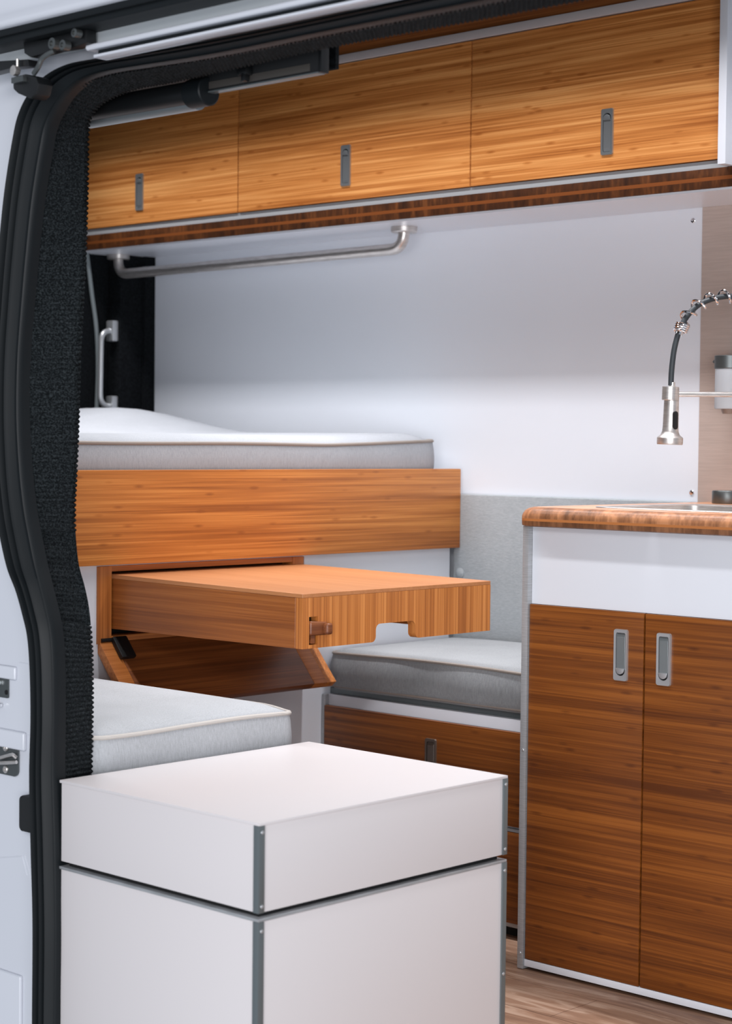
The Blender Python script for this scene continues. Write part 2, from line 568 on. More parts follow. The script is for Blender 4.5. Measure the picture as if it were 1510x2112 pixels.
def flush_latch(parent, x, y, zc, up=False, hw=.0168, hh=.052, mt=None):
    """flush pull: thin rounded plate, sunk grip with a hinged lever, tongue button at one end; faces -Y"""
    mt = mt or M['latch']
    s = -1 if up else 1
    def Z(v):
        return zc + s * v
    fr = MB()
    outer = rrect(-hw, hw, -hh, hh, .0045)
    iw, it, ib = hw * .68, hh * .86, -hh * .80
    n = len(outer)
    inner = rrect(-iw, iw, ib, it, .004) if not up else rrect(-iw, iw, ib, it, .004)
    # round the tongue end
    inner = []
    for k in range(n):
        pass
    prof = []
    r1, r2 = .003, iw * .98
    for (cu, cv, a0, r) in ((iw - r1, it - r1, 0, r1), (-iw + r1, it - r1, 90, r1), (-iw + r2, ib + r2, 180, r2), (iw - r2, ib + r2, 270, r2)):
        for j in range(6):
            a = math.radians(a0 + 90 * j / 5)
            prof.append((cu + r * math.cos(a), cv + r * math.sin(a)))
    o0 = [(x + u, y + .0003, Z(v)) for u, v in outer]
    o1 = [(x + u * .96, y - .0040, Z(v * .985)) for u, v in outer]
    i1 = [(x + u, y - .0036, Z(v)) for u, v in prof]
    i2 = [(x + u * .97, y - .0004, Z(v)) for u, v in prof]
    rows = [[a[k] for a in (o0, o1, i1, i2)] for k in range(n)]
    rows.append(rows[0])
    fr.loft(rows)
    fr.build('latch_plate', mt, parent)
    MB().prism([(p[0], p[1], p[2]) for p in i2], (0, .0003, 0)).build('latch_recess', M['void'], parent)
    lv = MB()
    a = iw * .86
    zt, zb = it - .0012, ib + iw * 1.25
    def wedge(za, zb_, da, db):
        lv.hexa([(x - a, y - da, Z(za)), (x + a, y - da, Z(za)), (x + a, y - .0005, Z(za)), (x - a, y - .0005, Z(za)),
                 (x - a, y - db, Z(zb_)), (x + a, y - db, Z(zb_)), (x + a, y - .0005, Z(zb_)), (x - a, y - .0005, Z(zb_))], .0002, 1)
    wedge(zb, zt - .007, .0024, .0030)
    wedge(zt - .007, zt, .0030, .0010)
    lv.build('latch_lever', M['lever'] if mt is M['latch'] else mt, parent)
    tg = MB()
    pts = [(-a, zb + .001), (a, zb + .001)]
    c = ib + a + .003
    for j in range(9):
        an = -math.pi * j / 8
        pts.append((a * math.cos(an), c + a * math.sin(an)))
    tg.prism([(x + u, y - .0056, Z(v)) for u, v in pts], (0, .005, 0), .0008)
    tg.build('latch_tongue', mt, parent)

M['latch_top'] = mat('dark_chrome', (176, 180, 182), .28, .75)
for (x0, x1, hx) in ((XB + .005, -3.8095, -4.219), (-3.8055, -2.986, -3.400), (-2.982, -2.266, -2.578)):
    d = MB().box(x0, x1, YU, YU + .018, 1.7055, 2.0535, .0012).build('door', M['door_wood'], t)
    flush_latch(d, hx, YU, 1.7935, True, .0168, .0525, M['latch_top'])

# rail under the overhead cabinet
t = thing('grab_rail', 'long brushed steel grab rail hanging under the overhead cabinet', 'rail', (-3.85, 3.61, ZS - .0035))
a, b = Vector((-3.288, 3.605, ZS - .004)), Vector((-4.452, 3.617, ZS - .004))
zr = 1.580
pts = fillet([a, (a.x, a.y, zr + .004), (b.x, b.y, zr), b], .045, 10)
MB().tube(pts, .0150, 20).build('tube', M['steel'], t)
for p in (a, b):
    MB().lathe(p, [(.034, 0), (.034, -.012), (.031, -.0145), (.013, -.0146)], (0, 0, 1), 36).build('flange', M['steel'], t)

# ------------------------------------------------------------------ bed with its cabinet front
XC = -3.203
t = thing('bed_platform', 'raised bed platform with a white front and a wide bamboo side board', 'bed', (XC, 2.9, 0))
fp = MB()
# white front with an opening for the table
oy0, oy1, oz0, oz1 = 2.548, 3.166, .648, .815
for (y0, y1, z0, z1) in ((2.035, oy0, 0, .99), (oy1, 3.70, 0, .99), (oy0, oy1, 0, oz0), (oy0, oy1, oz1, .99)):
    fp.box(XC - .018, XC, y0, y1, z0, z1)
fp.build('front_panel', M['white'], t)
MB().box(XC - 1.29, XC - .02, 2.035, 3.735, .95, .995).build('deck', M['white'], t)
MB().box(XC, XC + .025, 2.06, 3.712, .8185, 1.0215, .0025).build('side_board', M['board_wood'], t)
MB().box(XC - .03, XC + .006, oy0, 2.585, oz0, oz1, .001).build('frame_post', M['frame_wood'], t)
MB().box(XC - .03, XC + .006, 3.128, oy1, oz0, oz1, .001).build('frame_post', M['frame_wood'], t)
MB().box(XC - .03, XC + .005, 2.585, 3.128, .803, oz1, .001).build('frame_rail', M['frame_wood_y'], t)
MB().box(XC - .03, XC + .005, 2.585, 3.128, oz0, .664, .001).build('frame_rail', M['frame_wood_y'], t)
MB().box(XC - .06, XC - .05, oy0 - .03, oy1 + .03, oz0 - .03, oz1 + .03).build('opening_back', M['void'], t)
# flap door hinged at the bottom of the opening
fy0, fy1 = 2.552, 3.172
hx, hz = XC + .006, .652
tx, tz = XC + .112, .527
dv = Vector((tx - hx, 0, tz - hz)); dn = Vector((-dv.z, 0, dv.x)).normalized() * -1
def fl(u, yv, th):
    return Vector((hx, yv, hz)) + dv * u - dn * th
fm = MB()
e = .072
TH = .02
def slab(mb, y0, y1, u0, u1, th0, th1, bev=.0008):
    mb.hexa([fl(u0, y0, th0), fl(u1, y0, th0), fl(u1, y1, th0), fl(u0, y1, th0), fl(u0, y0, th1), fl(u1, y0, th1), fl(u1, y1, th1), fl(u0, y1, th1)], bev)
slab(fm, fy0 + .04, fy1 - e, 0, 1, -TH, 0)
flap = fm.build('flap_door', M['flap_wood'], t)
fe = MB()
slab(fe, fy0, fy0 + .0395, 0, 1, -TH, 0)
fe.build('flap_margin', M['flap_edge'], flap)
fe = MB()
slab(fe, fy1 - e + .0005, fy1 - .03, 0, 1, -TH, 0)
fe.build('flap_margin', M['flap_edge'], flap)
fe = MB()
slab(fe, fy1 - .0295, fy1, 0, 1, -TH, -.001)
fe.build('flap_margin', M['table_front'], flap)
hb = MB()
slab(hb, 2.583, 2.622, -.03, .3, .0005, .012, .003)
hb.tube([fl(-.02, 2.556, .002), fl(-.02, 2.60, .002)], .0045, 12)
hb.build('flap_hinge', M['black'], flap)

# mattress
def cushion(x0, x1, y0, y1, z0, ztop, r, nx=40, ny=40, lump=None, side_noise=.002, seed=0):
    """soft block: rounded plan and edges, gently crowned top; ztop(x, y) gives the seam height"""
    s = MB()
    rows = []
    cx, cy = (x0 + x1) / 2, (y0 + y1) / 2
    N = 160
    ring = []
    rr = r
    per = []
    base = rrect(x0, x1, y0, y1, rr, 8)
    # even resampling of the outline
    P = [Vector((u, v, 0)) for u, v in base] + [Vector((base[0][0], base[0][1], 0))]
    L = [0]
    for i in range(1, len(P)):
        L.append(L[-1] + (P[i] - P[i - 1]).length)
    out = []
    j = 0
    for k in range(N):
        d = L[-1] * k / N
        while L[j + 1] < d:
            j += 1
        f = (d - L[j]) / (L[j + 1] - L[j])
        out.append(P[j].lerp(P[j + 1], f))
    def wob(p, amp, sc_=7):
        return mnoise.noise(Vector((p.x * sc_ + seed, p.y * sc_, p.z * sc_))) * amp
    levels = []
    H = 10
    for i in range(H + 1):
        f = i / H
        bulge = math.sin(math.pi * f) * .006
        row = []
        for p in out:
            zt = ztop(p.x, p.y)
            z = z0 + (zt - z0) * f
            nrm = Vector((p.x - min(max(p.x, x0 + rr), x1 - rr), p.y - min(max(p.y, y0 + rr), y1 - rr), 0))
            if nrm.length < 1e-6:
                nrm = Vector((0, 0, 0))
            else:
                nrm.normalize()
            inset = .006 if i == 0 else 0
            q = p + nrm * (bulge - inset)
            q = Vector((q.x, q.y, z))
            q += nrm * wob(q, side_noise * 2)
            row.append(q)
        levels.append(row)
    # crowned top, rings shrinking to the centre
    K = 14
    for i in range(1, K + 1):
        f = i / K
        row = []
        for p in out:
            g = 1 - (1 - f) ** 1.0
            q = Vector((p.x + (cx - p.x) * g, p.y + (cy - p.y) * g, 0))
            de = min(q.x - x0, x1 - q.x, q.y - y0, y1 - q.y)
            crown = .016 * (1 - math.exp(-max(de, 0) / .035))
            z = ztop(q.x, q.y) + crown + (lump(q.x, q.y) if lump else 0)
            q.z = z
            q.z += wob(q, side_noise, 5) * min(1, f * 3)
            row.append(q)
        levels.append(row)
    for r_ in levels:
        r_.append(r_[0])
    s.loft(levels)
    bmesh.ops.remove_doubles(s.bm, verts=s.bm.verts[:], dist=1e-5)
    bot = [q for q in levels[0][:-1]]
    seam = [q.copy() for q in levels[H][:-1]]
    return s, seam

def mz(x, y):
    return 1.080 + max(0, (y - 3.25)) * .028 + .001 * math.sin(y * 9)
def mlump(x, y):
    a = min(1, max(0, (-3.85 - x) / .42))
    a = a * a * (3 - 2 * a)
    bb = math.exp(-((y - 3.45) / .22) ** 2)
    return a * (.020 + .052 * bb) + .006
s, seam = cushion(XC - 1.27, XC - .012, 2.06, 3.688, .997, mz, .07, lump=mlump, side_noise=.001)
mt_ = s.build('mattress', M['linen_bed'], origin=(XC - .6, 2.9, .997), angle=80)
tag(mt_, 'light grey fabric mattress with piped edge on the raised bed platform', 'mattress')
MB().tube([q + Vector((0, 0, .0)) for q in seam], .0042, 8, closed=True).build('piping', M['piping'], mt_)

# ------------------------------------------------------------------ pull-out table
XT = -2.616
t = thing('pull_out_table', 'thick bamboo table slab pulled out of the bed front on its latch', 'table', (-2.95, 2.87, .683))
y0, y1 = 2.588, 3.158
xb = -3.25
MB().hexa([(xb, y0, .788), (XT, y0, .7825), (XT, y1, .7825), (xb, y1, .788), (xb, y0, .7975), (XT, y0, .7905), (XT, y1, .7905), (xb, y1, .7975)], .0006, 1).build('table_top', M['table_top'], t)
for ya in (y0, y1 - .02):
    sd = MB()
    sd.hexa([(xb, ya, .679), (XT - .0205, ya, .6828), (XT - .0205, ya + .02, .6828), (xb, ya + .02, .679),
             (xb, ya, .788), (XT - .0205, ya, .7824), (XT - .0205, ya + .02, .7824), (xb, ya + .02, .788)], .0005, 1)
    sd.build('side_rail', M['table_side_shaded'], t)
# front apron with a finger notch and the slot of the latch
zt, zb_ = .7824, .683
def arc(cy_, cz_, r, a0, a1, k=6):
    return [(cy_ + r * math.cos(math.radians(a0 + (a1 - a0) * j / k)), cz_ + r * math.sin(math.radians(a0 + (a1 - a0) * j / k))) for j in range(k + 1)]
n0, n1, nz_ = 2.797, 2.916, .7195
prof = [(y0, zb_)]
prof += arc(n0 - .006, zb_ + .012, .012, -90, 0)[0:0]
prof += [(n0 - .012, zb_)] + arc(n0 - .012, zb_ + .012, .012, -90, 0)[1:] + arc(n0 + .012, nz_ - .012, .012, 180, 90)
prof += arc(n1 - .012, nz_ - .012, .012, 90, 0) + arc(n1 + .012, zb_ + .012, .012, 180, 270) + [(y1, zb_), (y1, zt), (y0, zt)]
# slot cut on the left: build the apron as pieces around it
s0, s1, sz0, sz1 = 2.606, 2.630, .690, .745
ap = MB()
ap.box(XT - .02, XT, y0, s0, zb_, zt)
ap.box(XT - .02, XT, s0, s1, sz1, zt)
ap.box(XT - .02, XT, s0, s1, zb_, sz0)
prof2 = [(s1, zb_)] + prof[1:-1] + [(s1, zt)]
ap.prism([(XT, u, v) for u, v in prof2], (-.02, 0, 0))
ap.build('front_apron', M['table_front'], t)
MB().box(XT - .03, XT - .022, y0 + .021, 2.66, zb_, zt).build('slot_back', M['void'], t)
kb = MB()
kc = Vector((XT + .002, 2.63, .7185))
kb.hexa([(XT - .012, 2.607, .708), (XT + .004, 2.607, .708), (XT + .004, 2.655, .707), (XT - .012, 2.655, .707),
         (XT - .012, 2.607, .737), (XT + .004, 2.607, .737), (XT + .004, 2.655, .733), (XT - .012, 2.655, .733)], .005, 3)
kb.hexa([(XT + .002, 2.640, .7085), (XT + .016, 2.642, .7085), (XT + .016, 2.658, .7085), (XT + .002, 2.658, .7085),
         (XT + .002, 2.640, .7315), (XT + .016, 2.642, .7315), (XT + .016, 2.658, .7315), (XT + .002, 2.658, .7315)], .006, 3)
kb.box(XT - .012, XT - .001, 2.613, 2.624, .692, .708, .001)
kb.build('latch_knob', M['knob_wood'], t)

# ------------------------------------------------------------------ right bench (far wall)
YB = 3.234
t = thing('bench_cabinet', 'low white bench cabinet with bamboo drawers beside the kitchen', 'bench', (-2.85, YB, 0))
MB().box(XC + .002, -2.47, YB + .016, YW - .002, .022, .4805, .001).build('carcass', M['white'], t)
MB().box(XC + .002, -2.47, YB + .03, YW - .002, .4815, .4945).build('seat_board', M['alu_dark'], t)
MB().box(XC + .002, -2.47, YB + .03, YW - .05, -.003, .021).build('toe_kick', M['void'], t)
MB().box(XC + .002, -2.47, YB + .006, YB + .0155, .022, .031).build('base_strip', M['alu'], t)
MB().box(XC + .002, XC + .010, YB + .001, YB + .0155, .03, .4805).build('corner_strip', M['alu'], t)
for z0, z1 in ((.246, .4545), (.032, .233)):
    d = MB().box(XC + .011, -2.472, YB, YB + .0155, z0, z1, .0015).build('drawer', M['drawer_wood'], t)
    if z0 > .2:
        flush_latch(d, -2.848, YB, .361, False, .0168, .0525, mat('bronzed_steel', (150, 140, 130), .3, .9))
MB().box(XC + .011, -2.472, YB + .004, YB + .0155, .234, .2405).build('drawer_rail', M['alu'], t)

def c1(x, y):
    return .583 + .004 * math.sin((x + 3.1) * 6)
s, seam = cushion(XC + .012, -2.465, YB + .01, 3.695, .4955, c1, .03, side_noise=.003, seed=3)
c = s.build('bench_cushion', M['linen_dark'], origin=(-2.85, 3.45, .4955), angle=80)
tag(c, 'grey fabric seat cushion on the bench between bed and kitchen', 'cushion')
MB().tube(seam, .0036, 8, closed=True).build('piping', M['piping'], c)
low = [Vector((q.x, q.y, .503)) for q in seam]
MB().tube(low, .0030, 8, closed=True).build('piping', M['piping'], c)
s = MB()
s.box(-3.202, -2.474, 3.7125, 3.7385, .50, .957, .005, 3)
bk = s.build('backrest_cushion', M['linen_back'], origin=(-2.85, 3.72, .56))
tag(bk, 'flat grey upholstered backrest panel on the wall above the far bench', 'backrest')
MB().lathe(on(949, 1182, 1, 3.7125), [(.0135, .0), (.0135, .002), (.010, .005), (.004, .0065), (0, .0068)], (0, -1, 0), 24).build('button', M['linen_back'], bk)

# ------------------------------------------------------------------ left bench (door side)
t = thing('bench_cabinet', 'white bench base under the pale cushion behind the white lidded box', 'bench', (-2.88, 2.27, 0))
MB().box(XC + .002, -2.585, 2.04, 2.50, 0, .455, .001).build('carcass', M['white'], t)
def c2(x, y):
    return .580 - .006 * math.exp(-((x + 2.57) / .04) ** 2) + .002 * math.sin(y * 14)
s, seam = cushion(XC + .006, -2.556, 2.036, 2.508, .458, c2, .022, side_noise=.0022, seed=7)
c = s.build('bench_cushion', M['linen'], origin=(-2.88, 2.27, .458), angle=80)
tag(c, 'pale linen seat cushion behind the white box beside the black carpet edge', 'cushion')
MB().tube(seam, .0042, 8, closed=True).build('piping', M['piping_light'], c)

# ------------------------------------------------------------------ white box in front
A = Vector((-2.521, 1.930)); B = Vector((-2.031, 1.923)); C = Vector((-2.036, 2.511)); D = Vector((-2.528, 2.521))
t = thing('storage_box', 'white lidded box with metal corner strips standing in the door opening', 'box', (-2.28, 2.22, 0))
def inset(d):
    cx = sum((A, B, C, D), Vector((0, 0))) / 4
    out = []
    for p in (A, B, C, D):
        out.append(Vector((p.x - math.copysign(d, p.x - cx.x), p.y - math.copysign(d, p.y - cx.y))))
    return out
def quadbox(mb, d, z0, z1, bev=0):
    q = inset(d)
    mb.hexa([(p.x, p.y, z0) for p in q] + [(p.x, p.y, z1) for p in q], bev)
s = MB(); quadbox(s, .0025, .385, .5155, .0006); lid = s.build('lid', M['white_box'], t)
s = MB(); quadbox(s, 0, .5158, .5205, .0008); s.build('lid_top', M['white_box'], lid)
s = MB(); quadbox(s, .0025, -.003, .3715, .0006); body = s.build('body', M['white_box'], t)
s = MB(); quadbox(s, .0, .3718, .3765, .0008); s.build('rim', M['alu'], body)
s = MB(); quadbox(s, .012, .3766, .3849); s.build('seam_gap', M['void'], t)
def corner(p, sx, sy, z0, z1, par):
    """aluminium angle on a vertical edge; sx, sy point outwards"""
    w_, th = .0115, .0022
    mb = MB()
    mb.box(*sorted((p.x, p.x - sx * w_)), *sorted((p.y + sy * .0006, p.y - sy * th)), z0, z1, .0004)
    mb.box(*sorted((p.x + sx * .0006, p.x - sx * th)), *sorted((p.y, p.y - sy * w_)), z0, z1, .0004)
    o = mb.build('corner_strip', M['alu_dark'], par)
    return o
for p, sx, sy in ((B, 1, -1), (C, 1, 1), (D, -1, 1)):
    corner(p, sx, sy, .385, .5157, lid)
    corner(p, sx, sy, -.003, .3717, body)
for z, par in ((.506, lid), (.395, lid), (.358, body), (.18, body), (.02, body)):
    screw(par, (B.x + .0007, B.y + .0062, z), (1, 0, 0), .0030, .0013)
    screw(par, (C.x + .0007, C.y - .0062, z), (1, 0, 0), .0030, .0013)

# ------------------------------------------------------------------ kitchen
YK = 3.071
t = thing('kitchen_cabinet', 'kitchen base cabinet with white top band and two tall bamboo doors', 'cabinet', (-2.15, YK, 0))
s = MB()
s.box(-2.4405, -1.84, YK + .009, YK + .026, .003, .9175, .001)
s.box(-2.4405, -1.84, YW - .02, YW - .004, .003, .9175)
s.box(-1.856, -1.84, YK + .026, YW - .02, .003, .9175)
s.box(-2.4405, -1.856, YK + .026, YW - .02, .003, .02)
s.build('carcass', M['white'], t)
MB().box(-2.456, -2.441, YK - .004, YW - .004, -.003, .9175, .001).build('side_panel', M['alu'], t)
MB().box(-2.4405, -1.84, YK, YK + .022, .003, .0175, .001).build('base_strip', M['white'], t)
for x0, x1, hx_ in ((-2.4385, -2.1535, -2.206), (-2.1495, -1.8415, -2.104)):
    d = MB().box(x0, x1, YK, YK + .0088, .0185, .757, .0012).build('door', M['kitchen_wood'], t)
    flush_latch(d, hx_, YK, .671, False, .0168, .0515)
MB().box(-2.4405, -1.84, YK + .0089, YK + .0093, .018, .7575).build('door_gap', M['void'], t)
screw(t, (-2.4485, YK - .0042, on(1081, 1546, 1, YK).z), (0, -1, 0), .0032, .0014)
screw(t, (-2.4485, YK - .0042, .03), (0, -1, 0), .0032, .0014)

# worktop: rounded nose, hole for the sink
ZT = .9575
def outline(inset_, z, front=3.045, left=-2.470):
    l_, f_ = left + inset_, front + inset_
    pts = []
    r = .055 - inset_ * .5
    for j in range(11):
        a = math.radians(180 + 90 * j / 10)
        pts.append(Vector((l_ + r + r * math.cos(a), f_ + r + r * math.sin(a), z)))
    for j in range(1, 24):
        pts.append(Vector((l_ + r + (-1.83 - l_ - r) * j / 23, f_, z)))
    pts.append(Vector((-1.83, YW - .004, z)))
    for j in range(1, 12):
        pts.append(Vector((-1.83 + (l_ + 1.83) * j / 12, YW - .004, z)))
    pts.append(Vector((l_, YW - .004, z)))
    for j in range(1, 12):
        pts.append(Vector((l_, YW - .004 + (f_ + r - YW + .004) * j / 12, z)))
    return pts
sx0, sx1, sy0, sy1 = -2.335, -1.90, 3.17, 3.50
hole = [Vector((u, v, ZT)) for u, v in rrect(sx0, sx1, sy0, sy1, .03, 5)]
wt = thing('worktop', 'bamboo kitchen worktop with rounded nose over the white cabinet', 'worktop', (-2.15, 3.05, ZT))
prof = [(.004, .918), (.0005, .920), (0, .925), (0, .938), (.0015, .944), (.0055, .9505), (.012, .9552), (.020, .9573), (.026, ZT)]
rings = [outline(i_, z_) for i_, z_ in prof]
s = MB()
s.loft([[r_[k] for r_ in rings] for k in list(range(len(rings[0]))) + [0]])
s.build('edge', M['worktop_edge'], wt, angle=50)
s = MB()
bm = bmesh.new()
ov = [bm.verts.new(p) for p in rings[-1]]
hv = [bm.verts.new(p) for p in hole]
ed = [bm.edges.new((L_[i], L_[(i + 1) % len(L_)])) for L_ in (ov, hv) for i in range(len(L_))]
bmesh.ops.triangle_fill(bm, edges=ed, use_beauty=True, use_dissolve=False)
bmesh.ops.recalc_face_normals(bm, faces=bm.faces[:])
me = bpy.data.meshes.new('t'); bm.to_mesh(me); bm.free(); s.bm.from_mesh(me)
s.loft([[Vector((p.x, p.y, ZT)), Vector((p.x, p.y, .918))] for p in hole + [hole[0]]])
s.build('surface', M['worktop_top'], wt)

sk = thing('sink', 'stainless steel sink set into the bamboo worktop', 'sink', (-2.12, 3.33, ZT))
s = MB()
def rr3(d, z, r=.03):
    return [Vector((u, v, z)) for u, v in rrect(sx0 + d, sx1 - d, sy0 + d, sy1 - d, max(r - d * .5, .01), 5)]
rings = [rr3(-.022, ZT + .0004, .04), rr3(-.021, ZT + .0022, .04), rr3(-.004, ZT + .0022), rr3(.0015, ZT - .001), rr3(.004, .90), rr3(.010, .83), rr3(.03, .815), rr3(.12, .812), rr3(.16, .811)]
s.loft([[r_[k] for r_ in rings] for k in list(range(len(rings[0]))) + [0]])
s.build('bowl', M['steel'], sk, angle=50)

# ------------------------------------------------------------------ tap
HB = Vector((-2.29, 3.35, 0)); u = Vector((.19, .25, 0)).normalized()
nrm = Vector((-u.y, u.x, 0))
def onp(x, y):
    r = ray(x, y)
    k = (HB - CAM).dot(nrm) / r.dot(nrm)
    return CAM + r * k
t = thing('kitchen_tap', 'brushed steel spring tap with black hose and pull-down spray head', 'tap', onp(1660, 1047))
hc = onp(1382, 900)
px = (onp(1383, 900) - hc).length      # metres per pixel there
yz = lambda y: onp(1382, y).z
tilt = (onp(1386, 795) - onp(1381, 917)).normalized()
s = MB()
zz = lambda y: (onp(1382, 917).z, yz(y))[1] - yz(917)
cx0 = onp(1381.5, 917)
s.lathe(cx0, [(0, .002), (.020, .001), (25 * px, 0), (25.8 * px, zz(914)), (25.8 * px, zz(903)), (24 * px, zz(901)), (19 * px, zz(897)), (16.5 * px, zz(890)),
              (15.6 * px, zz(880)), (14.8 * px, zz(828)), (14.8 * px, zz(827)), (14.0 * px, zz(826.5)), (14.8 * px, zz(826)), (14.3 * px, zz(800)), (13.6 * px, zz(798)),
              (8 * px, zz(797)), (6 * px, zz(796)), (6 * px, zz(789)), (5 * px, zz(788))], tilt, 40)
s.build('spray_head', M['steel'], t)
s = MB()
bc = onp(1389, 867) - nrm * (14.6 * px)
f3 = Vector((RX.x, RX.y, 0)).normalized()
fo = Vector((-FW.x, -FW.y, 0)).normalized()
bc = onp(1381.5, 867) + f3 * (8 * px) + fo * (12.0 * px)
fo2 = (f3 * 8 + fo * 12).normalized()
ft = Vector((-fo2.y, fo2.x, 0))
pts = [bc + ft * (a_ * px) + Vector((0, 0, b_ * px)) for a_, b_ in rrect(-6, 6, -18, 18, 5.8, 6)]
s.prism(pts, fo2 * (3.6 * px), .0008)
s.build('spray_button', M['black'], t)
hose_px = [(1384, 795), (1385, 770), (1388, 740), (1392, 715), (1400, 686), (1411, 662), (1426, 642), (1444, 627), (1465, 618), (1485, 613), (1505, 611), (1528, 613), (1556, 622), (1585, 638), (1615, 664), (1636, 694), (1650, 730), (1657, 780), (1660, 830)]
hp = [onp(*p) for p in hose_px]
hpp = catmull(hp, 8)
MB().tube(hpp, 5.6 * px, 14).build('hose', M['hose'], t)
s = MB()
# loose spring around the hose from the cuff on
sp_pts = hpp[36:]
L = [0]
for i in range(1, len(sp_pts)):
    L.append(L[-1] + (sp_pts[i] - sp_pts[i - 1]).length)
coil = []
pitch = 29 * px
NT = int(L[-1] / pitch * 22)
j = 0
for k in range(NT + 1):
    d = L[-1] * k / NT
    while j < len(L) - 2 and L[j + 1] < d:
        j += 1
    p = sp_pts[j].lerp(sp_pts[j + 1], (d - L[j]) / (L[j + 1] - L[j]))
    tg_ = (sp_pts[j + 1] - sp_pts[j]).normalized()
    a_ = nrm
    b_ = tg_.cross(a_)
    an = 2 * math.pi * d / pitch + 2.6
    coil.append(p + (a_ * math.cos(an) + b_ * math.sin(an)) * (12.5 * px))
s.tube(coil, 2.7 * px, 8)
# tight first windings
p0, p1 = onp(1402, 684), onp(1409, 668)
ax_ = (p1 - p0).normalized()
a_ = nrm; b_ = ax_.cross(a_)
cl = []
for k in range(4 * 20 + 1):
    an = 2 * math.pi * k / 20
    cl.append(p0 + ax_ * ((p1 - p0).length * k / 80) + (a_ * math.cos(an) + b_ * math.sin(an)) * (13 * px))
s.tube(cl, 2.2 * px, 8)
s.build('spring', M['chrome'], t)
MB().tube([onp(1399, 690), onp(1409, 668)], 8 * px, 16).build('cuff', M['chrome'], t)
s = MB()
s.tube([onp(1396, 813), onp(1660, 815)], 5.2 * px, 16)
s.lathe(onp(1383, 799) - Vector((0, 0, .0)), [(14.9 * px, 0), (16.2 * px, .001), (16.2 * px, -.026), (14.9 * px, -.027)], tilt, 32)
s.build('holder_arm', M['steel'], t)
s = MB()
base = onp(1660, 1047)
s.lathe(Vector((base.x, base.y, ZT)), [(.028, 0), (.028, .008), (.022, .012), (.0165, .016), (.0165, .24), (.013, .245)], (0, 0, 1), 32)
s.build('column', M['steel'], t)

# soap dispenser and cap at the back
dc = on(1512, 790, 1, 3.668)
t = thing('soap_dispenser', 'frosted glass soap dispenser in a grey metal collar on the splash panel', 'dispenser', (dc.x, 3.69, on(1490, 848, 1, 3.668).z))
z1, z2, z3, z4 = [on(1490, y, 1, 3.668).z for y in (733, 760, 845, 853)]
rd = .034
cxd = on(1478, 790, 1, 3.69).x + rd + .001
cc = Vector((cxd, 3.69, 0))
MB().lathe(cc, [(rd, z2), (rd + .001, z2 + .001), (rd + .001, z1 - .001), (rd, z1), (.02, z1)], (0, 0, 1), 40).build('collar', M['collar'], t)
MB().lathe(cc, [(rd - .002, z3 + .002), (rd - .0005, z3 + .006), (rd - .001, z2 - .0005)], (0, 0, 1), 40).build('bottle', M['glass'], t)
MB().lathe(cc, [(.015, z4), (.018, z3 - .001), (.019, z3 + .002)], (0, 0, 1), 24).build('nozzle', mat('bronze_metal', (140, 126, 118), .4, .3), t)
MB().box(cxd - .012, cxd + .012, 3.69 + rd, YW - .0035, z2 + .004, z1 - .004, .001).build('wall_bracket', M['collar'], t)
zs_ = on(1470, 746, 1, 3.69).z
MB().lathe((cxd - rd, 3.69, zs_), [(.0018, 0), (.0018, .005), (.0045, .006), (.0042, .008), (.001, .012)], (-1, 0, 0), 16).build('set_screw', M['collar'], t)
ccx = on(1473, 1025, 1, 3.66).x + .0345
s = MB()
s.lathe((ccx, 3.66, ZT), [(.033, 0), (.034, .002), (.034, on(1473, 1013, 1, 3.66).z - ZT), (.0325, on(1473, 1011, 1, 3.66).z - ZT), (.01, on(1473, 1011, 1, 3.66).z - ZT)], (0, 0, 1), 40)
tag(s.build('round_cap', M['collar'], origin=(ccx, 3.66, ZT)), 'low round grey metal cap on the worktop behind the sink', 'cap')

# ------------------------------------------------------------------ the door opening: seal, carpet, paintwork
GP = [((79, 2300), (127, 2300)), ((79, 2112), (127, 2112)), ((80, 1900), (129, 1930)), ((76, 1750), (127, 1750)), ((73, 1600), (123, 1600)),
      ((76, 1480), (124, 1480)), ((74, 1380), (123, 1370)), ((69, 1314), (118, 1300)), ((59, 1269), (108, 1250)), ((45, 1220), (97, 1205)),
      ((26, 1172), (86, 1160)), ((12, 1113), (74, 1100)), ((3, 1060), (65, 1050)), ((-5, 980), (56, 970)), ((-9, 860), (50, 860)),
      ((-7, 740), (52, 740)), ((0, 620), (61, 620)), ((8, 520), (70, 520)), ((20, 400), (82, 410)), ((37, 290), (98, 310)),
      ((50, 235), (108, 262)), ((72, 192), (125, 225)), ((105, 157), (148, 192)), ((150, 134), (182, 166)), ((210, 122), (235, 150)),
      ((300, 107), (310, 138)), ((449, 80), (455, 115)), ((647, 40), (650, 76)), ((830, 0), (835, 40)), ((1000, -38), (1000, 8)), ((1250, -92), (1250, -42)), ((1700, -190), (1700, -135))]
go = catmull([on(a_[0], a_[1], 1, 1.915) for a_, b_ in GP], 10)
gi = catmull([on(b_[0], b_[1], 1, 1.935) for a_, b_ in GP], 10)
U = [0, .0, .05, .12, .19, .215, .235, .26, .33, .40, .425, .445, .47, .52, .60, .78, .86, .93, .98, 1.0, 1.0]
V = [-.012, .004, .014, .019, .013, .000, -.003, .010, .016, .010, -.003, -.002, .010, .014, .013, .008, .008, .012, .010, .002, -.012]
s = MB()
s.loft([[o_.lerp(i_, uu) + Vector((0, -vv, 0)) for uu, vv in zip(U, V)] for o_, i_ in zip(go, gi)])
tag(s.build('door_seal', M['rubber'], origin=gi[0], angle=60), 'black ribbed rubber door seal curving around the opening', 'door seal')

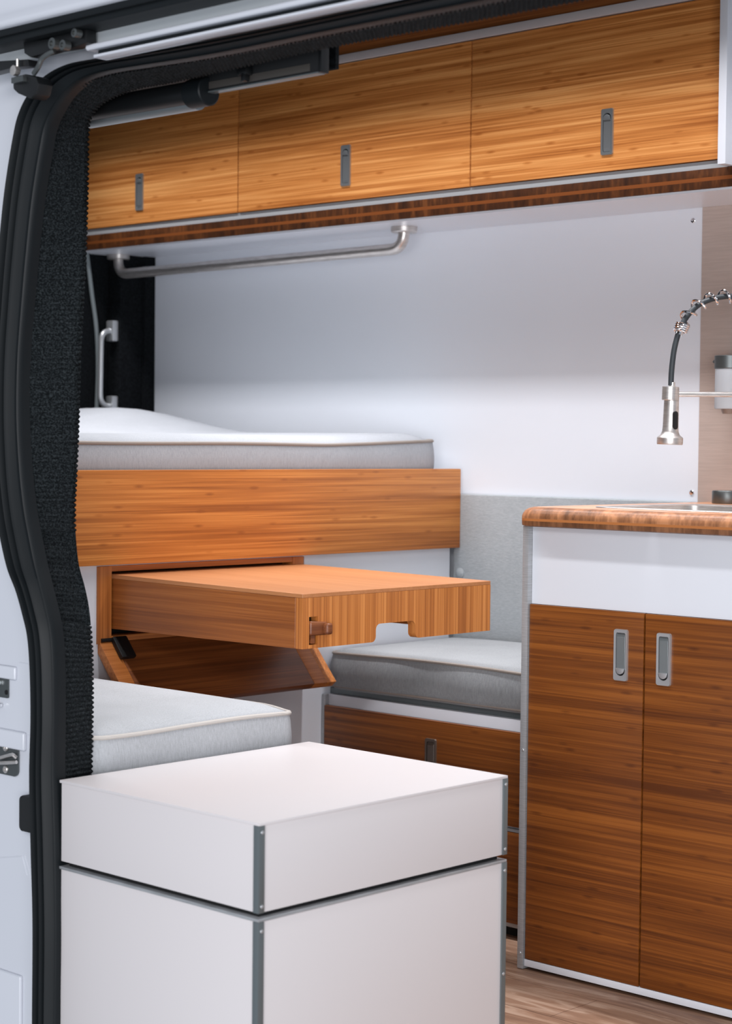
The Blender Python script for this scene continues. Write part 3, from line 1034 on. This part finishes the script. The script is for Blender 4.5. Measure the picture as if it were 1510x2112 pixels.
# ribbed carpet on the door return
FP = [((124, 2300), (187, 2300)), ((124, 1900), (187, 1900)), ((124, 1600), (186, 1590)), ((124, 1480), (188, 1470)), ((123, 1370), (188, 1370)), ((118, 1300), (185, 1310)), ((108, 1250), (180, 1255)),
      ((97, 1205), (171, 1210)), ((86, 1160), (159, 1165)), ((74, 1100), (153, 1105)), ((65, 1050), (152, 1050)), ((56, 970), (156, 970)), ((50, 860), (161, 860)),
      ((52, 740), (164, 740)), ((61, 620), (170, 620)), ((70, 520), (175, 520)), ((82, 410), (178, 410)), ((98, 310), (179, 315)), ((108, 262), (180, 268)),
      ((125, 225), (186, 240)), ((148, 192), (205, 215)), ((182, 166), (240, 195)), ((235, 150), (290, 178)), ((310, 138), (350, 168)), ((455, 115), (470, 142)),
      ((650, 76), (670, 97)), ((835, 40), (835, 66)), ((1000, 8), (997, 36)), ((1250, -42), (1250, -12)), ((1700, -135), (1700, -100))]
fo_ = catmull([on(a_[0], a_[1], 1, 1.94) for a_, b_ in FP], 6)
fi_ = catmull([on(b_[0], b_[1], 1, 2.03) for a_, b_ in FP], 6)
# resample both edges to 1.3 mm rows, ribs 8.4 mm apart
Lm = [0]
for i in range(1, len(fo_)):
    Lm.append(Lm[-1] + ((fo_[i] + fi_[i]) / 2 - (fo_[i - 1] + fi_[i - 1]) / 2).length)
rows = []
n = int(Lm[-1] / .0016)
j = 0
for k in range(n + 1):
    d = Lm[-1] * k / n
    while j < len(Lm) - 2 and Lm[j + 1] < d:
        j += 1
    f = (d - Lm[j]) / (Lm[j + 1] - Lm[j])
    a_, b_ = fo_[j].lerp(fo_[j + 1], f), fi_[j].lerp(fi_[j + 1], f)
    rib = abs(math.sin(math.pi * d / .0084)) ** .7
    row = []
    along = ((fo_[j + 1] - fo_[j]) + (fi_[j + 1] - fi_[j])).normalized()
    nn = along.cross((b_ - a_).normalized())
    if nn.x < 0 and nn.z > -.2:
        nn = -nn
    if abs(nn.z) > .7 and nn.z > 0:
        nn = -nn
    CN = 9
    for c_ in range(CN + 1):
        q = a_.lerp(b_, c_ / CN)
        amp = .0046
        h = rib * amp + mnoise.noise(q * 160) * .0007
        q = q + nn * h
        if c_ == CN:
            q += (b_ - a_).normalized() * (.0022 * rib)
        row.append(q)
    row.append(b_ - nn * .004 + (b_ - a_).normalized() * .0)
    rows.append(row)
s = MB()
s.loft(rows)
tag(s.build('carpet_lining', M['felt'], origin=fi_[0], angle=180), 'charcoal ribbed carpet lining the edge of the door opening', 'carpet lining')
# inner header lining above the opening
s = MB()
s.loft([[p_, Vector((p_.x, 2.035, p_.z + .35))] for p_ in fi_[-62:]])
struct(s.build('trim_1', M['felt_plain']))

# painted door pillar (outside face of the jamb) behind the seal
mid = [o_.lerp(i_, .45) for o_, i_ in zip(go, gi)]
mid = [Vector((p_.x, 1.942, p_.z)) for p_ in mid]
k_end = max(i for i, p_ in enumerate(mid) if p_.x < -1.0)
mid = mid[:k_end:3]
s = MB()
bm = bmesh.new()
XL = -3.5
outl = mid + [Vector((mid[-1].x, 1.942, 1.80)), Vector((XL, 1.942, 1.80)), Vector((XL, 1.942, mid[0].z))]
vv_ = [bm.verts.new(p_) for p_ in outl]
ed = [bm.edges.new((vv_[i], vv_[(i + 1) % len(vv_)])) for i in range(len(vv_))]
bmesh.ops.triangle_fill(bm, edges=ed, use_beauty=True)
ex = bmesh.ops.extrude_face_region(bm, geom=bm.faces[:])
for v_ in [g for g in ex['geom'] if isinstance(g, bmesh.types.BMVert)]:
    v_.co.y += .03
bmesh.ops.recalc_face_normals(bm, faces=bm.faces[:])
me = bpy.data.meshes.new('t'); bm.to_mesh(me); bm.free(); s.bm.from_mesh(me)
P = lambda x, y, Y=1.942: on(x, y, 1, Y)
# pressed ledges of the jamb
def ledge(x0, x1, ya, yb, h, bev=.004):
    a_, b_ = P(x0, ya, 1.942 - h), P(x1, yb, 1.942 - h)
    s.box(a_.x, b_.x, 1.942 - h, 1.9425, b_.z, a_.z, bev, 3)
ledge(-300, 48, 1481, 1512, .008)
ledge(-300, 30, 1352, 1376, .006)
ledge(-300, 40, 1900, 2300, .006, .005)
s.tube(fillet([P(-20, 1770), P(46, 1766), P(56, 1806)], .004), .0012, 8)  # thin beads added to stand for bright reflected lines on the paint
s.tube([P(51, 1764), P(60, 1795), P(69, 1836)], .0012, 8)
s.tube([P(60, 1372), P(77, 1374)], .0010, 8)
s.tube([P(40, 1366), P(77, 1372)], .0010, 8)
s.tube([P(30, 1512), P(77, 1518)], .0010, 8)
tag(s.build('door_pillar', M['paint'], origin=(-2.9, 1.95, -.3)), 'glossy white painted door jamb left of the black seal', 'van body')

# striker plate
t = thing('striker_plate', 'grey metal striker plate with two screws on the white jamb', 'striker plate', P(18, 1562))
s = MB()
a_, b_ = P(-30, 1520), P(41, 1603)
pts = [(uu, 1.9415, vv) for uu, vv in rrect(a_.x, b_.x, b_.z, a_.z, .012, 6)]
s.prism(pts, (0, -.004, 0), .0012)
s.build('plate', M['collar'], t)
s = MB()
s.tube(fillet([P(-10, 1566, 1.93), P(14, 1559, 1.928), P(26, 1556, 1.925), P(34, 1563, 1.93)], .004), .0032, 10)
s.tube(fillet([P(-10, 1574, 1.93), P(16, 1573, 1.928), P(34, 1572, 1.932)], .004), .0032, 10)
s.build('striker_loop', M['steel'], t)
for q in ((12, 1542), (12, 1587)):
    screw(t, P(q[0], q[1], 1.9375), (0, -1, 0), .0065, .003, M['steel'])
# latch in its pocket
t = thing('door_latch', 'dark metal latch in a pocket of the white jamb above the striker', 'latch', P(0, 1415))
s = MB()
a_, b_ = P(-60, 1387), P(20, 1440)
s.box(a_.x, b_.x, 1.938, 1.9418, b_.z, a_.z, .003)
s.build('pocket', M['collar'], t)
s = MB()
a_, b_ = P(-50, 1394), P(7, 1412)
s.box(a_.x, b_.x, 1.931, 1.9378, b_.z, a_.z, .001)
s.build('catch', M['chrome'], t)
s = MB()
a_, b_ = P(-50, 1442), P(8, 1456)
s.box(a_.x, b_.x, 1.931, 1.941, b_.z, a_.z, .004)
s.build('catch', M['chrome'], t)
MB().lathe(P(13, 1428, 1.9378), [(.0042, 0), (.0042, .0006), (.0036, .0008)], (0, -1, 0), 20).build('hole', M['void'], t)
# rubber bumper
a_, b_ = P(49, 1638, 1.93), P(92, 1722, 1.93)
s = MB()
s.prism([(uu, 1.9415, vv) for uu, vv in rrect(a_.x, b_.x, b_.z, a_.z, .009, 6)], (0, -.022, 0), .003)
tag(s.build('rubber_bumper', M['rubber_matte'], origin=((a_.x + b_.x) / 2, 1.9415, b_.z)), 'small black rubber bumper beside the seal on the white jamb', 'bumper')

# header outside: two bright lips, recessed channel, black strip, roof edge
def zx(y, Y):
    return on(250, y, 1, Y).z
XS = on(168, 130, 1, 1.85).x
t = thing('sliding_door_rail', 'white rail channel, recess coloured grey as shade, of the sliding door above the opening', 'rail', (XS, 1.87, zx(118, 1.85)))
YL = 1.872
s = MB()
s.box(XS, -.9, YL, 1.90, zx(116, 1.894), zx(101, YL), .004, 3)
s.build('lip', M['paint'], t)
s = MB()
s.box(XS - .02, -.9, YL, 1.90, zx(93, 1.882), zx(76, YL), .0045, 3)
s.build('lip', M['paint'], t)
MB().box(XS, -.9, 1.883, 1.8995, zx(103, 1.883) - .004, zx(91, 1.883) + .003).build('groove', M['rubber'], t)
MB().box(XS - .6, -.9, 1.889, 1.90, zx(82, 1.889), zx(20, 1.889)).build('channel_wall', M['paint_shaded'], t)
s = MB()
s.box(-3.6, -.9, 1.842, 1.90, zx(34, 1.842), zx(16, 1.842), .004, 3)
s.box(-3.6, -.9, 1.834, 1.90, zx(16, 1.834), zx(-4, 1.834), .005, 3)
tag(s.build('weather_strip', M['rubber'], origin=(-2.3, 1.86, zx(34, 1.842))), 'black weather strip running between the roof edge and the door rail', 'weather strip')
# roof side: curved white skin
prof = [(1.86, zx(0, 1.826) - .0), (1.828, zx(-2, 1.826)), (1.822, zx(-8, 1.822)), (1.823, zx(-18, 1.823)), (1.832, zx(-30, 1.832)), (1.838, zx(-42, 1.838)), (1.835, zx(-60, 1.835)), (1.85, zx(-60, 1.835) + .25), (1.95, zx(-60, 1.835) + .5), (2.2, zx(-60, 1.835) + .58), (2.2, zx(-60, 1.835) + .5)]
s = MB()
s.loft([[Vector((x_, a_, b_)) for a_, b_ in prof] for x_ in (-3.8, -3.0, -2.0, -.9)])
tag(s.build('roof_edge', M['paint'], origin=(-2.3, 1.85, zx(0, 1.826)), angle=80), 'glossy white roof edge of the van above the black strip', 'van body')

# roller arm of the sliding door
t = thing('door_roller_arm', 'dark roller arm of the sliding door hanging from the rail', 'roller arm', P(50, 150, 1.86))
Q = lambda x, y, Y=1.862: on(x, y, 1, Y)
s = MB()
s.prism([Q(48, 88), Q(110, 78), Q(112, 104), Q(62, 118), Q(50, 110)], (0, .02, 0), .0015)
s.prism([Q(108, 76), Q(178, 60), Q(178, 88), Q(150, 98), Q(112, 104)], (0, .02, 0), .0015)
s.prism([Q(-20, 127), Q(58, 122), Q(60, 136), Q(24, 140), Q(-20, 152)], (0, .02, 0), .0015)
s.build('bracket', M['black'], t)
for x_, y_, r_ in ((119, 92, .009), (141, 95, .008), (165, 70, .007)):
    MB().lathe(Q(x_, y_, 1.858), [(r_, 0), (r_, -.012), (r_ * .5, -.013), (r_ * .45, -.010)], (0, 1, 0), 24).build('roller', M['collar'], t)
MB().tube(catmull([Q(112, 105, 1.852), Q(98, 112, 1.848), Q(86, 122, 1.846), Q(80, 136, 1.846), Q(70, 152, 1.85)], 6), .0042, 12).build('arm', M['collar'], t)
s = MB()
s.prism([Q(26, 158, 1.85), Q(50, 152, 1.85), Q(74, 158, 1.85), Q(79, 172, 1.85), Q(74, 194, 1.85), Q(62, 204, 1.85), Q(36, 193, 1.85), Q(26, 184, 1.85)], (0, .03, 0), .004)
s.build('bumper_block', M['black'], t)
MB().lathe(Q(37, 147, 1.852), [(.0075, 0), (.0085, -.003), (.0085, -.010), (.006, -.011)], (0, 1, 0), 8).build('bolt', M['steel'], t)
MB().box(Q(26, 160, 1.845).x, Q(50, 160, 1.845).x, 1.842, 1.851, Q(30, 172, 1.845).z, Q(30, 160, 1.845).z, .001).build('clip', M['collar'], t)
MB().tube([Q(36, 122, 1.856), Q(36, 142, 1.856)], .0025, 10).build('stud', M['steel'], t)

# screen roller inside the header
YR = 2.08
R = lambda x, y, Y=YR: on(x, y, 1, Y)
t = thing('screen_roller', 'black rolled screen tube with end cap under the door header', 'roller', R(410, 195))
cap = R(432, 188)
s = MB()
s.tube([Vector((cap.x - .33, cap.y, cap.z + .004)), Vector((cap.x - .02, cap.y, cap.z + .003))], .0185, 24)
s.build('tube', M['black'], t)
s = MB()
s.tube([Vector((cap.x - .33, cap.y + .016, cap.z - .006)), Vector((cap.x - .045, cap.y + .016, cap.z - .006))], .0175, 20)
s.build('lower_sheen', mat('tube_sheen', (134, 142, 146), .35, .5), t)  # grey tube added to stand for light reflected along the roller's underside
MB().lathe(cap, [(.018, -.046), (.0235, -.043), (.0235, -.002), (.0215, 0)], (1, 0, 0), 32).build('end_cap', M['rubber'], t)
MB().box(cap.x - .34, cap.x - .0, YR - .034, YR + .058, cap.z + .030, cap.z + .034).build('light_shield', M['rubber_matte'], t)  # added board that keeps the ceiling light off the tube
# mounting tray
t = thing('screen_tray', 'black open tray with a thin silver lip under the door header', 'tray', R(560, 165))
x0_, x1_ = R(440, 180).x, R(664, 150).x
zb2 = R(664, 151).z
s = MB()
s.box(x0_ - .06, x1_ - .004, YR, YR + .012, zb2 + .004, zb2 + .085, .001)
s.build('channel', M['rubber_matte'], t)
MB().box(x0_ - .01, R(640, 150).x, YR - .0012, YR - .0002, zb2 + .0065, zb2 + .018, .0002).build('sheen_strip', mat('channel_sheen', (86, 82, 78), .4, .3), t)  # grey strip painted as the reflection inside the channel
MB().box(x1_ - .004, x1_ + .002, YR - .004, YR + .014, zb2 + .001, zb2 + .085, .002).build('end_plate', M['black'], t)
MB().box(x0_ - .02, x1_ - .006, YR - .003, YR + .013, zb2 + .0005, zb2 + .0032, .0008).build('lip', M['alu_dark'], t)
MB().box(-2.95, x1_ - .03, YR + .0605, YR + .068, zb2 + .020, zb2 + .14).build('back_board', M['felt_plain'], t)
k_ = R(514, 155)
s = MB()
s.box(k_.x - .014, k_.x + .010, YR - .016, YR + .0, k_.z - .002, k_.z + .012, .004)
s.box(k_.x - .003, k_.x + .006, YR - .016, YR - .004, k_.z - .012, k_.z + .002, .003)
s.build('clip', M['black'], t)
